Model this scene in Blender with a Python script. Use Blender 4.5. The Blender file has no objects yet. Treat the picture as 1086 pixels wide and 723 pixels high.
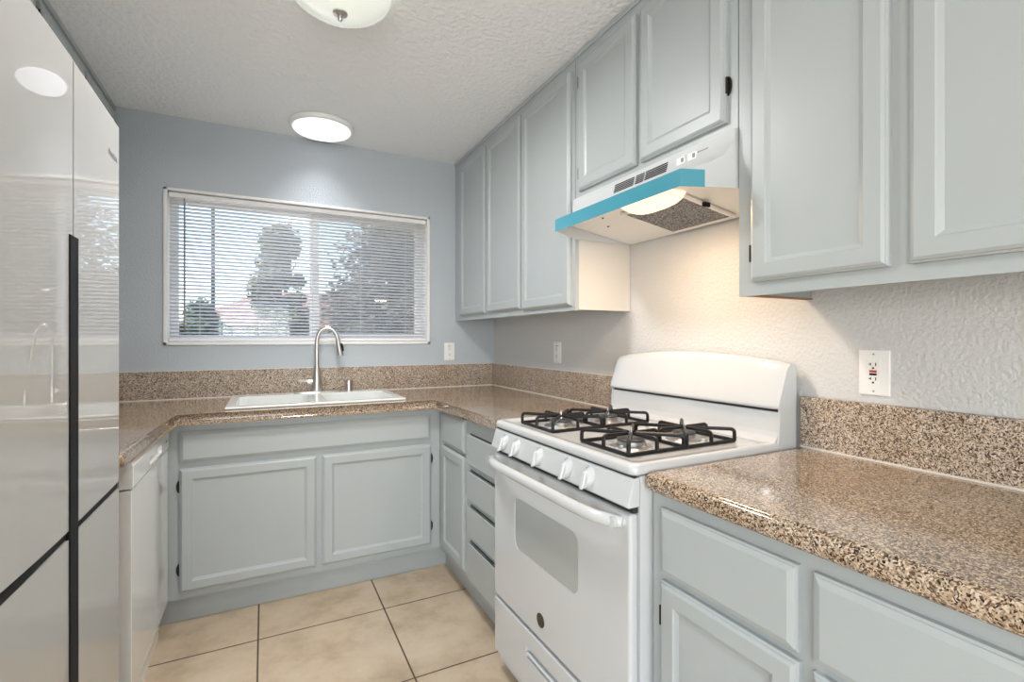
import bpy, bmesh, math, random
from mathutils import Vector, Matrix

S = bpy.context.scene
C = S.collection
PI = math.pi

# ------------------------------------------------------------------ camera
W_PX, H_PX = 1086, 723
F_PX, YAW, HORIZON = 518.75, 0.469, 359.3
cam_d = bpy.data.cameras.new('camera')
cam = bpy.data.objects.new('camera', cam_d)
C.objects.link(cam)
cam.location = (-1.434, -3.104, 1.2316)
cam.rotation_euler = (PI / 2, 0, -YAW)
cam_d.sensor_width = 36
cam_d.lens = F_PX / W_PX * 36
cam_d.shift_y = (HORIZON - H_PX / 2) / W_PX
cam_d.clip_start = 0.02
cam_d.clip_end = 300
S.camera = cam

# ------------------------------------------------------------------ exposure
S.view_settings.view_transform = 'Standard'
S.view_settings.look = 'None'
S.view_settings.gamma = 1
S.view_settings.use_curve_mapping = False
S.view_settings.exposure = 0.37

# ------------------------------------------------------------------ sky, sun
SKY_STRENGTH = 0.48
w = bpy.data.worlds.new('sky')
S.world = w
w.use_nodes = True
nt = w.node_tree
nt.nodes.clear()
sky = nt.nodes.new('ShaderNodeTexSky')
sky.sky_type = 'NISHITA'
sky.sun_disc = False
sky.sun_elevation = math.radians(48)
sky.sun_rotation = math.radians(262)
sky.air_density = 1.0
sky.dust_density = 1.5
bg = nt.nodes.new('ShaderNodeBackground')
bg.inputs['Strength'].default_value = SKY_STRENGTH
out = nt.nodes.new('ShaderNodeOutputWorld')
nt.links.new(sky.outputs[0], bg.inputs[0])
nt.links.new(bg.outputs[0], out.inputs[0])

SUN = bpy.data.lights.new('sun', 'SUN')
SUN.energy = 5.0
SUN.angle = math.radians(1)
SUN.color = (1.0, 0.95, 0.87)
sun = bpy.data.objects.new('sun', SUN)
C.objects.link(sun)
sun.rotation_euler = (math.radians(42), 0, math.radians(-78))   # shines towards +y, away from the kitchen window


def area(name, loc, rot, sx, sy, power, color=(1, 1, 1)):
    l = bpy.data.lights.new(name, 'AREA')
    l.shape = 'RECTANGLE'
    l.size, l.size_y = sx, sy
    l.energy = power
    l.color = color
    o = bpy.data.objects.new(name, l)
    C.objects.link(o)
    o.location = loc
    o.rotation_euler = rot
    return o


# added fill lights standing in for daylight behind the camera, at unseen openings
area('rear_fill', (-2.35, -6.80, 1.10), (PI / 2 + 0.5, 0, 0), 2.7, 1.9, 78, (0.97, 0.98, 1.0))
area('side_fill', (-4.40, -4.80, 1.35), (PI / 2 + 0.5, 0, -PI / 2), 2.2, 1.5, 12, (0.97, 0.98, 1.0))
# added point fill behind the camera, without a fixture, to lift the ceiling
pl = bpy.data.lights.new('point_fill', 'POINT')
pl.energy = 46
pl.shadow_soft_size = 0.4
pl.color = (1.0, 0.97, 0.93)
po = bpy.data.objects.new('point_fill', pl)
C.objects.link(po)
po.location = (-2.5, -4.4, 1.45)

# ------------------------------------------------------------------ materials
def newmat(name):
    m = bpy.data.materials.new(name)
    m.use_nodes = True
    b = m.node_tree.nodes['Principled BSDF']
    return m, m.node_tree, b


def add_bump(t, b, scale, dist, strength=1.0, detail=2.0, kind='noise'):
    tc = t.nodes.new('ShaderNodeTexCoord')
    n = t.nodes.new('ShaderNodeTexNoise')
    n.inputs['Scale'].default_value = scale
    n.inputs['Detail'].default_value = detail
    bp = t.nodes.new('ShaderNodeBump')
    bp.inputs['Strength'].default_value = strength
    bp.inputs['Distance'].default_value = dist
    t.links.new(tc.outputs['Object'], n.inputs['Vector'])
    t.links.new(n.outputs['Fac'], bp.inputs['Height'])
    t.links.new(bp.outputs['Normal'], b.inputs['Normal'])
    return n


def simple(name, col, rough=0.5, metal=0.0, coat=0.0, coat_rough=0.05, bump=None, ior=None, emit=None, estr=0, vary=0.0):
    m, t, b = newmat(name)
    b.inputs['Base Color'].default_value = (*col, 1)
    b.inputs['Roughness'].default_value = rough
    b.inputs['Metallic'].default_value = metal
    b.inputs['Coat Weight'].default_value = coat
    b.inputs['Coat Roughness'].default_value = coat_rough
    if ior:
        b.inputs['IOR'].default_value = ior
    if emit:
        b.inputs['Emission Color'].default_value = (*emit, 1)
        b.inputs['Emission Strength'].default_value = estr
    if bump:
        add_bump(t, b, *bump)
    if vary:
        tc = t.nodes.new('ShaderNodeTexCoord')
        n = t.nodes.new('ShaderNodeTexNoise')
        n.inputs['Scale'].default_value = 3.0
        n.inputs['Detail'].default_value = 4
        r = t.nodes.new('ShaderNodeValToRGB')
        r.color_ramp.elements[0].position = 0.3
        r.color_ramp.elements[1].position = 0.7
        r.color_ramp.elements[0].color = (*[c * (1 - vary) for c in col], 1)
        r.color_ramp.elements[1].color = (*[min(1, c * (1 + vary)) for c in col], 1)
        t.links.new(tc.outputs['Object'], n.inputs['Vector'])
        t.links.new(n.outputs['Fac'], r.inputs[0])
        t.links.new(r.outputs[0], b.inputs['Base Color'])
    return m


M = {}
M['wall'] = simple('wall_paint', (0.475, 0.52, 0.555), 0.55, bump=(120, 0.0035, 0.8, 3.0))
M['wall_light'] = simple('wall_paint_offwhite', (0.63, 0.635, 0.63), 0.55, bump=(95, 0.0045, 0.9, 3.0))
M['ceiling'] = simple('ceiling_paint', (0.89, 0.905, 0.905), 0.8, bump=(50, 0.010, 0.9, 3.0))
M['cab'] = simple('cabinet_paint', (0.42, 0.458, 0.466), 0.38, bump=(260, 0.0005, 0.25, 2.0), vary=0.02)
M['cab_inner'] = simple('raw_cabinet_wood', (0.30, 0.16, 0.07), 0.7, bump=(40, 0.001, 0.4, 3.0), vary=0.2)
M['end_panel'] = simple('end_panel_paint', (0.66, 0.64, 0.60), 0.45, bump=(60, 0.0006, 0.3, 2.0))
M['white'] = simple('white_enamel', (0.60, 0.625, 0.64), 0.16, coat=0.5, vary=0.01)
M['white_plastic'] = simple('white_plastic', (0.86, 0.86, 0.84), 0.35)
M['dw_white'] = simple('dishwasher_enamel', (0.88, 0.88, 0.86), 0.10, coat=0.6)
M['porcelain'] = simple('sink_enamel', (0.84, 0.86, 0.84), 0.18, coat=0.5)
M['blind'] = simple('blind_slats', (0.82, 0.82, 0.81), 0.45)
M['vinyl'] = simple('window_vinyl', (0.84, 0.83, 0.81), 0.4)
M['black_iron'] = simple('black_iron', (0.012, 0.012, 0.013), 0.38, bump=(300, 0.0004, 0.4, 2.0))
M['black'] = simple('black_plastic', (0.008, 0.009, 0.011), 0.6)
M['black'].node_tree.nodes['Principled BSDF'].inputs['Specular IOR Level'].default_value = 0.2
M['black_iron'].node_tree.nodes['Principled BSDF'].inputs['Specular IOR Level'].default_value = 0.3
M['dark_gap'] = simple('dark_recess', (0.03, 0.03, 0.03), 0.8)
M['hinge'] = simple('antique_hinge', (0.035, 0.03, 0.026), 0.45, metal=0.6)
M['steel'] = simple('brushed_nickel', (0.62, 0.60, 0.57), 0.28, metal=1.0, bump=(200, 0.0002, 0.3, 2.0))
M['alu'] = simple('burner_aluminium', (0.55, 0.55, 0.55), 0.35, metal=1.0)
M['burner_cap'] = simple('burner_cap_enamel', (0.10, 0.10, 0.105), 0.35)
M['fridge'] = simple('fridge_glass_steel', (0.46, 0.455, 0.435), 0.75, metal=0.0, coat=1.0, coat_rough=0.02)
M['fridge'].node_tree.nodes['Principled BSDF'].inputs['Coat IOR'].default_value = 1.75
M['fridge_side'] = simple('fridge_side_grey', (0.33, 0.33, 0.33), 0.45, metal=0.3)
M['film'] = simple('blue_protective_film', (0.065, 0.31, 0.41), 0.18, coat=0.8, bump=(45, 0.002, 0.35, 2.0))
M['logo'] = simple('badge_bronze', (0.06, 0.048, 0.035), 0.4, metal=0.3)
M['oven_glass'] = simple('oven_glass', (0.42, 0.45, 0.45), 0.08, coat=0.6)
M['red'] = simple('red_button', (0.5, 0.03, 0.04), 0.4)
M['grey_mark'] = simple('grey_print', (0.25, 0.25, 0.26), 0.5)
M['led'] = simple('led_diffuser', (0.9, 0.9, 0.95), 0.4, emit=(0.93, 0.93, 1.0), estr=0.95)
M['dome'] = simple('frosted_glass', (0.85, 0.88, 0.82), 0.15, coat=0.5, emit=(0.95, 1.0, 0.90), estr=0.30)
M['lamp_cover'] = simple('hood_lamp_cover', (0.65, 0.57, 0.48), 0.3, emit=(1.0, 0.74, 0.50), estr=0.95)
M['hood_white'] = simple('hood_enamel', (0.58, 0.60, 0.61), 0.3)
M['hood_liner'] = simple('hood_liner_enamel', (0.88, 0.86, 0.82), 0.3)
M['caulk'] = simple('caulk', (0.72, 0.68, 0.62), 0.5)
M['bark'] = simple('bark', (0.12, 0.085, 0.06), 0.9, bump=(20, 0.02, 0.6, 3.0))
M['stucco'] = simple('stucco', (0.62, 0.50, 0.42), 0.9, bump=(30, 0.01, 0.5, 3.0))
M['roof'] = simple('clay_roof', (0.35, 0.20, 0.15), 0.85, vary=0.25)
M['earth'] = simple('dry_earth', (0.50, 0.45, 0.38), 0.95, vary=0.15)
M['pole'] = simple('weathered_pole', (0.035, 0.03, 0.028), 0.9)
M['fence'] = simple('block_fence', (0.42, 0.36, 0.31), 0.9, vary=0.1)


def leaf_mat(name, col):
    m, t, b = newmat(name)
    b.inputs['Roughness'].default_value = 0.6
    tc = t.nodes.new('ShaderNodeTexCoord')
    n = t.nodes.new('ShaderNodeTexNoise')
    n.inputs['Scale'].default_value = 5
    r = t.nodes.new('ShaderNodeValToRGB')
    r.color_ramp.elements[0].position = 0.35
    r.color_ramp.elements[1].position = 0.65
    r.color_ramp.elements[0].color = (*[c * 0.6 for c in col], 1)
    r.color_ramp.elements[1].color = (*[min(1, c * 1.3) for c in col], 1)
    t.links.new(tc.outputs['Object'], n.inputs['Vector'])
    t.links.new(n.outputs['Fac'], r.inputs[0])
    t.links.new(r.outputs[0], b.inputs['Base Color'])
    return m


M['leaf_olive'] = leaf_mat('olive_leaves', (0.20, 0.19, 0.11))
M['leaf_dark'] = leaf_mat('dark_leaves', (0.10, 0.095, 0.07))
M['leaf_green'] = leaf_mat('green_leaves', (0.09, 0.13, 0.05))


def granite(name='speckled_granite', rough=0.12, coat=0.4, tint=((0.84, 0.71, 0.56), (0.94, 0.87, 0.79))):
    m, t, b = newmat(name)
    tc = t.nodes.new('ShaderNodeTexCoord')
    L = t.links.new
    wob = t.nodes.new('ShaderNodeTexNoise')
    wob.inputs['Scale'].default_value = 60
    wob.inputs['Detail'].default_value = 3
    mx = t.nodes.new('ShaderNodeMix')
    mx.data_type = 'VECTOR'
    mx.inputs['Factor'].default_value = 0.012
    L(tc.outputs['Object'], wob.inputs['Vector'])
    L(tc.outputs['Object'], mx.inputs[4])
    L(wob.outputs['Color'], mx.inputs[5])
    v = t.nodes.new('ShaderNodeTexVoronoi')
    v.inputs['Scale'].default_value = 380
    L(mx.outputs[1], v.inputs['Vector'])
    sep = t.nodes.new('ShaderNodeSeparateColor')
    L(v.outputs['Color'], sep.inputs[0])
    r = t.nodes.new('ShaderNodeValToRGB')
    cr = r.color_ramp
    cr.interpolation = 'CONSTANT'
    stops = [(0.0, (0.025, 0.019, 0.015)), (0.13, (0.11, 0.075, 0.052)), (0.26, (0.26, 0.195, 0.14)),
             (0.42, (0.42, 0.34, 0.265)), (0.60, (0.56, 0.485, 0.40)), (0.80, (0.70, 0.64, 0.57)), (0.95, (0.36, 0.34, 0.32))]
    cr.elements[0].position = 0
    cr.elements[0].color = (*stops[0][1], 1)
    cr.elements[1].position = stops[1][0]
    cr.elements[1].color = (*stops[1][1], 1)
    for p, c in stops[2:]:
        e = cr.elements.new(p)
        e.color = (*c, 1)
    L(sep.outputs[0], r.inputs[0])
    # cloudy large-scale drift between grey and golden stone
    n2 = t.nodes.new('ShaderNodeTexNoise')
    n2.inputs['Scale'].default_value = 6
    n2.inputs['Detail'].default_value = 4
    L(tc.outputs['Object'], n2.inputs['Vector'])
    r2 = t.nodes.new('ShaderNodeValToRGB')
    r2.color_ramp.elements[0].position = 0.35
    r2.color_ramp.elements[1].position = 0.65
    r2.color_ramp.elements[0].color = (*tint[0], 1)
    r2.color_ramp.elements[1].color = (*tint[1], 1)
    L(n2.outputs['Fac'], r2.inputs[0])
    mm = t.nodes.new('ShaderNodeMix')
    mm.data_type = 'RGBA'
    mm.blend_type = 'MULTIPLY'
    mm.inputs['Factor'].default_value = 1
    L(r.outputs[0], mm.inputs[6])
    L(r2.outputs[0], mm.inputs[7])
    L(mm.outputs[2], b.inputs['Base Color'])
    b.inputs['Roughness'].default_value = rough
    b.inputs['Coat Weight'].default_value = coat
    b.inputs['Coat Roughness'].default_value = 0.06
    return m


M['granite'] = granite()
M['granite_splash'] = granite('honed_granite', 0.5, 0.0, ((0.92, 0.84, 0.76), (1.0, 0.96, 0.93)))


def tiles():
    m, t, b = newmat('stone_floor_tiles')
    L = t.links.new
    tc = t.nodes.new('ShaderNodeTexCoord')
    mp = t.nodes.new('ShaderNodeMapping')
    mp.inputs['Location'].default_value = (0.945 + 0.511 * 20, 0.848 + 0.511 * 20, 0)
    L(tc.outputs['Object'], mp.inputs['Vector'])
    br = t.nodes.new('ShaderNodeTexBrick')
    br.offset = 0
    br.squash = 1
    br.inputs['Scale'].default_value = 1
    br.inputs['Brick Width'].default_value = 0.511
    br.inputs['Row Height'].default_value = 0.511
    br.inputs['Mortar Size'].default_value = 0.0032
    br.inputs['Mortar Smooth'].default_value = 0.1
    br.inputs['Bias'].default_value = 0
    br.inputs['Color1'].default_value = (0, 0, 0, 1)
    br.inputs['Color2'].default_value = (1, 1, 1, 1)
    L(mp.outputs[0], br.inputs['Vector'])
    n = t.nodes.new('ShaderNodeTexNoise')
    n.inputs['Scale'].default_value = 5.5
    n.inputs['Detail'].default_value = 8
    n.inputs['Roughness'].default_value = 0.62
    L(tc.outputs['Object'], n.inputs['Vector'])
    r = t.nodes.new('ShaderNodeValToRGB')
    e = r.color_ramp.elements
    e[0].position, e[0].color = 0.30, (0.42, 0.32, 0.215, 1)
    e[1].position, e[1].color = 0.72, (0.65, 0.545, 0.425, 1)
    x = r.color_ramp.elements.new(0.52)
    x.color = (0.59, 0.475, 0.345, 1)
    L(n.outputs['Fac'], r.inputs[0])
    mx = t.nodes.new('ShaderNodeMix')
    mx.data_type = 'RGBA'
    L(br.outputs['Fac'], mx.inputs['Factor'])
    L(r.outputs[0], mx.inputs[6])
    mx.inputs[7].default_value = (0.085, 0.055, 0.035, 1)
    L(mx.outputs[2], b.inputs['Base Color'])
    b.inputs['Roughness'].default_value = 0.38
    bp = t.nodes.new('ShaderNodeBump')
    bp.invert = True
    bp.inputs['Distance'].default_value = 0.002
    bp.inputs['Strength'].default_value = 0.6
    L(br.outputs['Fac'], bp.inputs['Height'])
    L(bp.outputs['Normal'], b.inputs['Normal'])
    return m


M['tile'] = tiles()


def see_through(name, col, alpha, rough=0.05):
    m, t, b = newmat(name)
    t.nodes.remove(b)
    tr = t.nodes.new('ShaderNodeBsdfTransparent')
    gl = t.nodes.new('ShaderNodeBsdfGlossy')
    gl.inputs['Roughness'].default_value = rough
    gl.inputs['Color'].default_value = (*col, 1)
    mx = t.nodes.new('ShaderNodeMixShader')
    mx.inputs[0].default_value = alpha
    t.links.new(tr.outputs[0], mx.inputs[1])
    t.links.new(gl.outputs[0], mx.inputs[2])
    t.links.new(mx.outputs[0], t.nodes['Material Output'].inputs[0])
    return m


M['glass'] = see_through('window_glass', (0.9, 0.95, 1.0), 0.06, 0.02)


def screen_mat():
    m, t, b = newmat('insect_screen')
    t.nodes.remove(b)
    tr = t.nodes.new('ShaderNodeBsdfTransparent')
    di = t.nodes.new('ShaderNodeBsdfDiffuse')
    di.inputs['Color'].default_value = (0.35, 0.35, 0.36, 1)
    mx = t.nodes.new('ShaderNodeMixShader')
    mx.inputs[0].default_value = 0.22
    t.links.new(tr.outputs[0], mx.inputs[1])
    t.links.new(di.outputs[0], mx.inputs[2])
    t.links.new(mx.outputs[0], t.nodes['Material Output'].inputs[0])
    return m


M['screen'] = screen_mat()


def slat_mat():
    m, t, b = newmat('thin_white_slats')
    t.nodes.remove(b)
    di = t.nodes.new('ShaderNodeBsdfDiffuse')
    di.inputs['Color'].default_value = (0.86, 0.86, 0.85, 1)
    tl = t.nodes.new('ShaderNodeBsdfTranslucent')
    tl.inputs['Color'].default_value = (0.86, 0.86, 0.85, 1)
    mx = t.nodes.new('ShaderNodeMixShader')
    mx.inputs[0].default_value = 0.55
    t.links.new(di.outputs[0], mx.inputs[1])
    t.links.new(tl.outputs[0], mx.inputs[2])
    t.links.new(mx.outputs[0], t.nodes['Material Output'].inputs[0])
    return m


M['slat'] = slat_mat()


def filter_mat():
    m, t, b = newmat('aluminium_mesh_filter')
    b.inputs['Metallic'].default_value = 0.7
    b.inputs['Roughness'].default_value = 0.45
    tc = t.nodes.new('ShaderNodeTexCoord')
    v = t.nodes.new('ShaderNodeTexVoronoi')
    v.inputs['Scale'].default_value = 170
    r = t.nodes.new('ShaderNodeValToRGB')
    r.color_ramp.elements[0].color = (0.60, 0.58, 0.58, 1)
    r.color_ramp.elements[1].color = (0.10, 0.10, 0.11, 1)
    r.color_ramp.elements[1].position = 0.7
    bp = t.nodes.new('ShaderNodeBump')
    bp.inputs['Distance'].default_value = 0.003
    t.links.new(tc.outputs['Object'], v.inputs['Vector'])
    t.links.new(v.outputs['Distance'], r.inputs[0])
    t.links.new(r.outputs[0], b.inputs['Base Color'])
    t.links.new(v.outputs['Distance'], bp.inputs['Height'])
    t.links.new(bp.outputs['Normal'], b.inputs['Normal'])
    return m


M['filter'] = filter_mat()

# ------------------------------------------------------------------ object helpers
WORLD = {}     # object name -> world matrix, so that parts can be given in world coordinates


def wm(o):
    return WORLD.get(o.name, Matrix.Identity(4)) if o else Matrix.Identity(4)


def thing(name, label, cat, loc=(0, 0, 0), rz=0.0, group=None):
    o = bpy.data.objects.new(name, None)
    C.objects.link(o)
    o.empty_display_size = 0.05
    o.location = loc
    o.rotation_euler = (0, 0, rz)
    o['label'] = label
    o['category'] = cat
    if group:
        o['group'] = group
    WORLD[o.name] = Matrix.Translation(loc) @ Matrix.Rotation(rz, 4, 'Z')
    return o


def part(name, bm, mat, parent=None, local=False, label=None, angle=35, kind=None):
    """links bm as one mesh object; vertices are world coordinates unless local"""
    bmesh.ops.recalc_face_normals(bm, faces=bm.faces)
    if parent is not None and not local:
        bm.transform(wm(parent).inverted())
    me = bpy.data.meshes.new(name)
    bm.to_mesh(me)
    bm.free()
    me.materials.append(M[mat] if isinstance(mat, str) else mat)
    me.shade_smooth()
    me.set_sharp_from_angle(angle=math.radians(angle))
    o = bpy.data.objects.new(name, me)
    C.objects.link(o)
    wn = o.modifiers.new('even_shading', 'WEIGHTED_NORMAL')
    wn.keep_sharp = True
    wn.weight = 100
    if parent is not None:
        o.parent = parent
        WORLD[o.name] = wm(parent)
    if label:
        o['label'] = label
    if kind:
        o['kind'] = kind
    return o


def solo(name, bm, mat, label, cat, base, group=None, angle=35):
    """a thing that is one mesh, origin at base"""
    bm.transform(Matrix.Translation(-Vector(base)))
    o = part(name, bm, mat, None, angle=angle)
    o.location = base
    o['label'] = label
    o['category'] = cat
    if group:
        o['group'] = group
    return o


def struct(name, bm, mat, parent=None):
    o = part(name, bm, mat, parent)
    if parent is None:
        o['kind'] = 'structure'
    return o


def box(bm, lo, hi, bevel=0.0, seg=2):
    x0, y0, z0 = [min(a, b) for a, b in zip(lo, hi)]
    x1, y1, z1 = [max(a, b) for a, b in zip(lo, hi)]
    vs = [bm.verts.new(p) for p in [(x0, y0, z0), (x1, y0, z0), (x1, y1, z0), (x0, y1, z0),
                                    (x0, y0, z1), (x1, y0, z1), (x1, y1, z1), (x0, y1, z1)]]
    fs = [bm.faces.new([vs[i] for i in f]) for f in [(0, 3, 2, 1), (4, 5, 6, 7), (0, 1, 5, 4), (1, 2, 6, 5), (2, 3, 7, 6), (3, 0, 4, 7)]]
    if bevel > 0:
        es = list({e for f in fs for e in f.edges})
        bmesh.ops.bevel(bm, geom=es, offset=bevel, segments=seg, profile=0.5, affect='EDGES')
    return bm


def mkbox(lo, hi, bevel=0.0, seg=2):
    return box(bmesh.new(), lo, hi, bevel, seg)


def prism(bm, pts, axis, a, b, bevel=0.0, seg=2):
    """pts: 2d outline in the two other axes (in x,y,z order); extruded along axis from a to b"""
    def mk(p, t):
        if axis == 'x':
            return (t, p[0], p[1])
        if axis == 'y':
            return (p[0], t, p[1])
        return (p[0], p[1], t)
    v0 = [bm.verts.new(mk(p, a)) for p in pts]
    v1 = [bm.verts.new(mk(p, b)) for p in pts]
    fs = [bm.faces.new(v0), bm.faces.new(v1[::-1])]
    n = len(pts)
    for i in range(n):
        fs.append(bm.faces.new([v0[i], v0[(i + 1) % n], v1[(i + 1) % n], v1[i]]))
    if bevel > 0:
        es = list({e for f in fs for e in f.edges})
        bmesh.ops.bevel(bm, geom=es, offset=bevel, segments=seg, profile=0.5, affect='EDGES')
    return bm


def tube(bm, pts, r, seg=10, caps=True):
    pts = [Vector(p) for p in pts]
    rr = r if isinstance(r, (list, tuple)) else [r] * len(pts)
    rings = []
    prev_n = None
    for i, p in enumerate(pts):
        if i == 0:
            d = pts[1] - pts[0]
        elif i == len(pts) - 1:
            d = pts[-1] - pts[-2]
        else:
            d = (pts[i + 1] - p).normalized() + (p - pts[i - 1]).normalized()
        d.normalize()
        if prev_n is None:
            up = Vector((0, 0, 1)) if abs(d.z) < 0.9 else Vector((1, 0, 0))
            n = d.cross(up).normalized()
        else:
            n = (prev_n - d * prev_n.dot(d)).normalized()
        prev_n = n
        b_ = d.cross(n)
        rings.append([bm.verts.new(p + (n * math.cos(2 * PI * k / seg) + b_ * math.sin(2 * PI * k / seg)) * rr[i]) for k in range(seg)])
    for a, b_ in zip(rings, rings[1:]):
        for k in range(seg):
            bm.faces.new([a[k], a[(k + 1) % seg], b_[(k + 1) % seg], b_[k]])
    if caps:
        bm.faces.new(rings[0][::-1])
        bm.faces.new(rings[-1])
    return bm


def round_path(pts, rad, n=4):
    """rounds the inner corners of a polyline"""
    pts = [Vector(p) for p in pts]
    out_ = [pts[0]]
    for i in range(1, len(pts) - 1):
        a, p, b_ = pts[i - 1], pts[i], pts[i + 1]
        r1 = min(rad, (a - p).length * 0.45)
        r2 = min(rad, (b_ - p).length * 0.45)
        s = p + (a - p).normalized() * r1
        e = p + (b_ - p).normalized() * r2
        for k in range(n + 1):
            t = k / n
            out_.append(s * (1 - t) ** 2 + p * 2 * t * (1 - t) + e * t * t)
    out_.append(pts[-1])
    return out_


def lathe(bm, prof, center, seg=40, axis='z', sy=1.0):
    """prof: (radius, height) pairs; closes on the axis when radius is 0"""
    c = Vector(center)
    rings = []
    for r, h in prof:
        if r <= 1e-6:
            ring = [None]
        else:
            ring = list(range(seg))
        vs = []
        for k in ring:
            a = 2 * PI * (k or 0) / seg
            u, v_ = (0, 0) if k is None else (r * math.cos(a), r * math.sin(a) * sy)
            if axis == 'z':
                p = c + Vector((u, v_, h))
            elif axis == 'x':
                p = c + Vector((h, u, v_))
            else:
                p = c + Vector((u, h, v_))
            vs.append(bm.verts.new(p))
        rings.append(vs)
    for a, b_ in zip(rings, rings[1:]):
        if len(a) == 1 and len(b_) == 1:
            continue
        for k in range(seg):
            k2 = (k + 1) % seg
            if len(a) == 1:
                bm.faces.new([a[0], b_[k2], b_[k]])
            elif len(b_) == 1:
                bm.faces.new([a[k], a[k2], b_[0]])
            else:
                bm.faces.new([a[k], a[k2], b_[k2], b_[k]])
    if len(rings[0]) > 1:
        bm.faces.new(rings[0][::-1])
    if len(rings[-1]) > 1:
        bm.faces.new(rings[-1])
    return bm


def boolean(bm_a, bm_b, op='DIFFERENCE'):
    """returns a new bmesh = a (op) b"""
    objs = []
    for b_ in (bm_a, bm_b):
        bmesh.ops.recalc_face_normals(b_, faces=b_.faces)
        me = bpy.data.meshes.new('tmp')
        b_.to_mesh(me)
        b_.free()
        o = bpy.data.objects.new('tmp', me)
        C.objects.link(o)
        objs.append(o)
    md = objs[0].modifiers.new('b', 'BOOLEAN')
    md.operation = op
    md.solver = 'EXACT'
    md.object = objs[1]
    dg = bpy.context.evaluated_depsgraph_get()
    dg.update()
    me = bpy.data.meshes.new_from_object(objs[0].evaluated_get(dg))
    r = bmesh.new()
    r.from_mesh(me)
    for o in objs:
        m_ = o.data
        bpy.data.objects.remove(o)
        bpy.data.meshes.remove(m_)
    bpy.data.meshes.remove(me)
    return r


# frames for flat fronts: (u, v, w) -> world, w = outwards from the face plane
def face_back(y):      # looks towards -y, u = x
    return lambda u, v, w_: (u, y - w_, v)


def face_right(x):     # looks towards -x, u = y
    return lambda u, v, w_: (x - w_, u, v)


def face_left(x):      # looks towards +x, u = y
    return lambda u, v, w_: (x + w_, u, v)


def rings_front(fr, u0, u1, v0, v1, prof):
    """concentric rectangles: prof = (inset, height)"""
    bm = bmesh.new()
    u0, u1 = min(u0, u1), max(u0, u1)
    rs = []
    for ins, h in prof:
        rs.append([bm.verts.new(fr(u, v, h)) for u, v in ((u0 + ins, v0 + ins), (u1 - ins, v0 + ins), (u1 - ins, v1 - ins), (u0 + ins, v1 - ins))])
    for a, b_ in zip(rs, rs[1:]):
        for k in range(4):
            bm.faces.new([a[k], a[(k + 1) % 4], b_[(k + 1) % 4], b_[k]])
    bm.faces.new(rs[0][::-1])
    bm.faces.new(rs[-1])
    return bm


DOOR = [(0, 0.0), (0, 0.011), (0.004, 0.013), (0.005, 0.016), (0.011, 0.020), (0.044, 0.020), (0.047, 0.016), (0.053, 0.013), (0.056, 0.0115)]
SLAB = [(0, 0.0), (0, 0.011), (0.004, 0.0125), (0.005, 0.015), (0.015, 0.020)]


def door(parent, fr, u0, u1, v0, v1, hinge=None, name='door', prof=DOOR, mat='cab'):
    d = part(name, rings_front(fr, u0, u1, v0, v1, prof), mat, parent, angle=20)
    if hinge:
        side, zs, full = hinge
        for z in zs:
            uu = u0 if side < 0 else u1
            b_ = bmesh.new()
            pts = []
            for k in range(9):                                   # ornate leaf screwed to the face frame
                a = -PI / 2 + PI * k / 8
                pts.append((uu + side * (0.0 + 0.013 * math.cos(a)), z + 0.027 * math.sin(a)))
            n = len(pts)
            lo = [b_.verts.new(fr(u, v, 0.0005)) for u, v in pts]
            hi = [b_.verts.new(fr(u, v, 0.0045)) for u, v in pts]
            b_.faces.new(lo[::-1])
            b_.faces.new(hi)
            for k in range(n):
                b_.faces.new([lo[k], lo[(k + 1) % n], hi[(k + 1) % n], hi[k]])
            p0, p1 = Vector(fr(uu + side * 0.003, z - 0.022, 0.010)), Vector(fr(uu + side * 0.003, z + 0.022, 0.010))
            tube(b_, [p0, p1], 0.0035, 8)
            if not full:
                b_.free()
                b_ = bmesh.new()
                tube(b_, [p0, p1], 0.0030, 8)
            part('hinge', b_, 'hinge', d)
    return d


# ================================================================== THE ROOM
XL, YB, H = -2.39, 0.0, 2.405
RX, RY = -4.5, -7.0      # far limits of the room behind the camera
TH = 0.15

struct('floor', mkbox((RX - TH, RY - TH, -0.08), (TH, TH, 0.0)), 'tile')
struct('ceiling', mkbox((RX - TH, RY - TH, H), (TH, TH, H + 0.12)), 'ceiling')
struct('wall_right', mkbox((0, RY - TH, 0), (TH, TH, H)), 'wall_light')
WX0, WX1, WZ0, WZ1 = -1.903, -0.467, 1.199, 2.026
bm = bmesh.new()
box(bm, (RX, YB, 0), (0, YB + TH, WZ0))
box(bm, (RX, YB, WZ1), (0, YB + TH, H))
box(bm, (RX, YB, WZ0), (WX0, YB + TH, WZ1))
box(bm, (WX1, YB, WZ0), (0, YB + TH, WZ1))
struct('wall_back', bm, 'wall')
struct('wall_left', mkbox((XL - TH, -3.0, 0), (XL, YB, H)), 'wall')
bm = bmesh.new()        # left side of the room behind, opened for the added window
box(bm, (RX - TH, RY, 0), (RX, 0, 0.6))
box(bm, (RX - TH, RY, 2.1), (RX, 0, H))
box(bm, (RX - TH, RY, 0.6), (RX, -5.9, 2.1))
box(bm, (RX - TH, -3.7, 0.6), (RX, 0, 2.1))
struct('wall_dining_left', bm, 'wall')
bm = bmesh.new()
box(bm, (RX, RY - TH, 2.08), (0, RY, H))
box(bm, (RX, RY - TH, 0), (-3.75, RY, 2.08))
box(bm, (-0.95, RY - TH, 0), (0, RY, 2.08))
struct('wall_rear', bm, 'wall')

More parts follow.
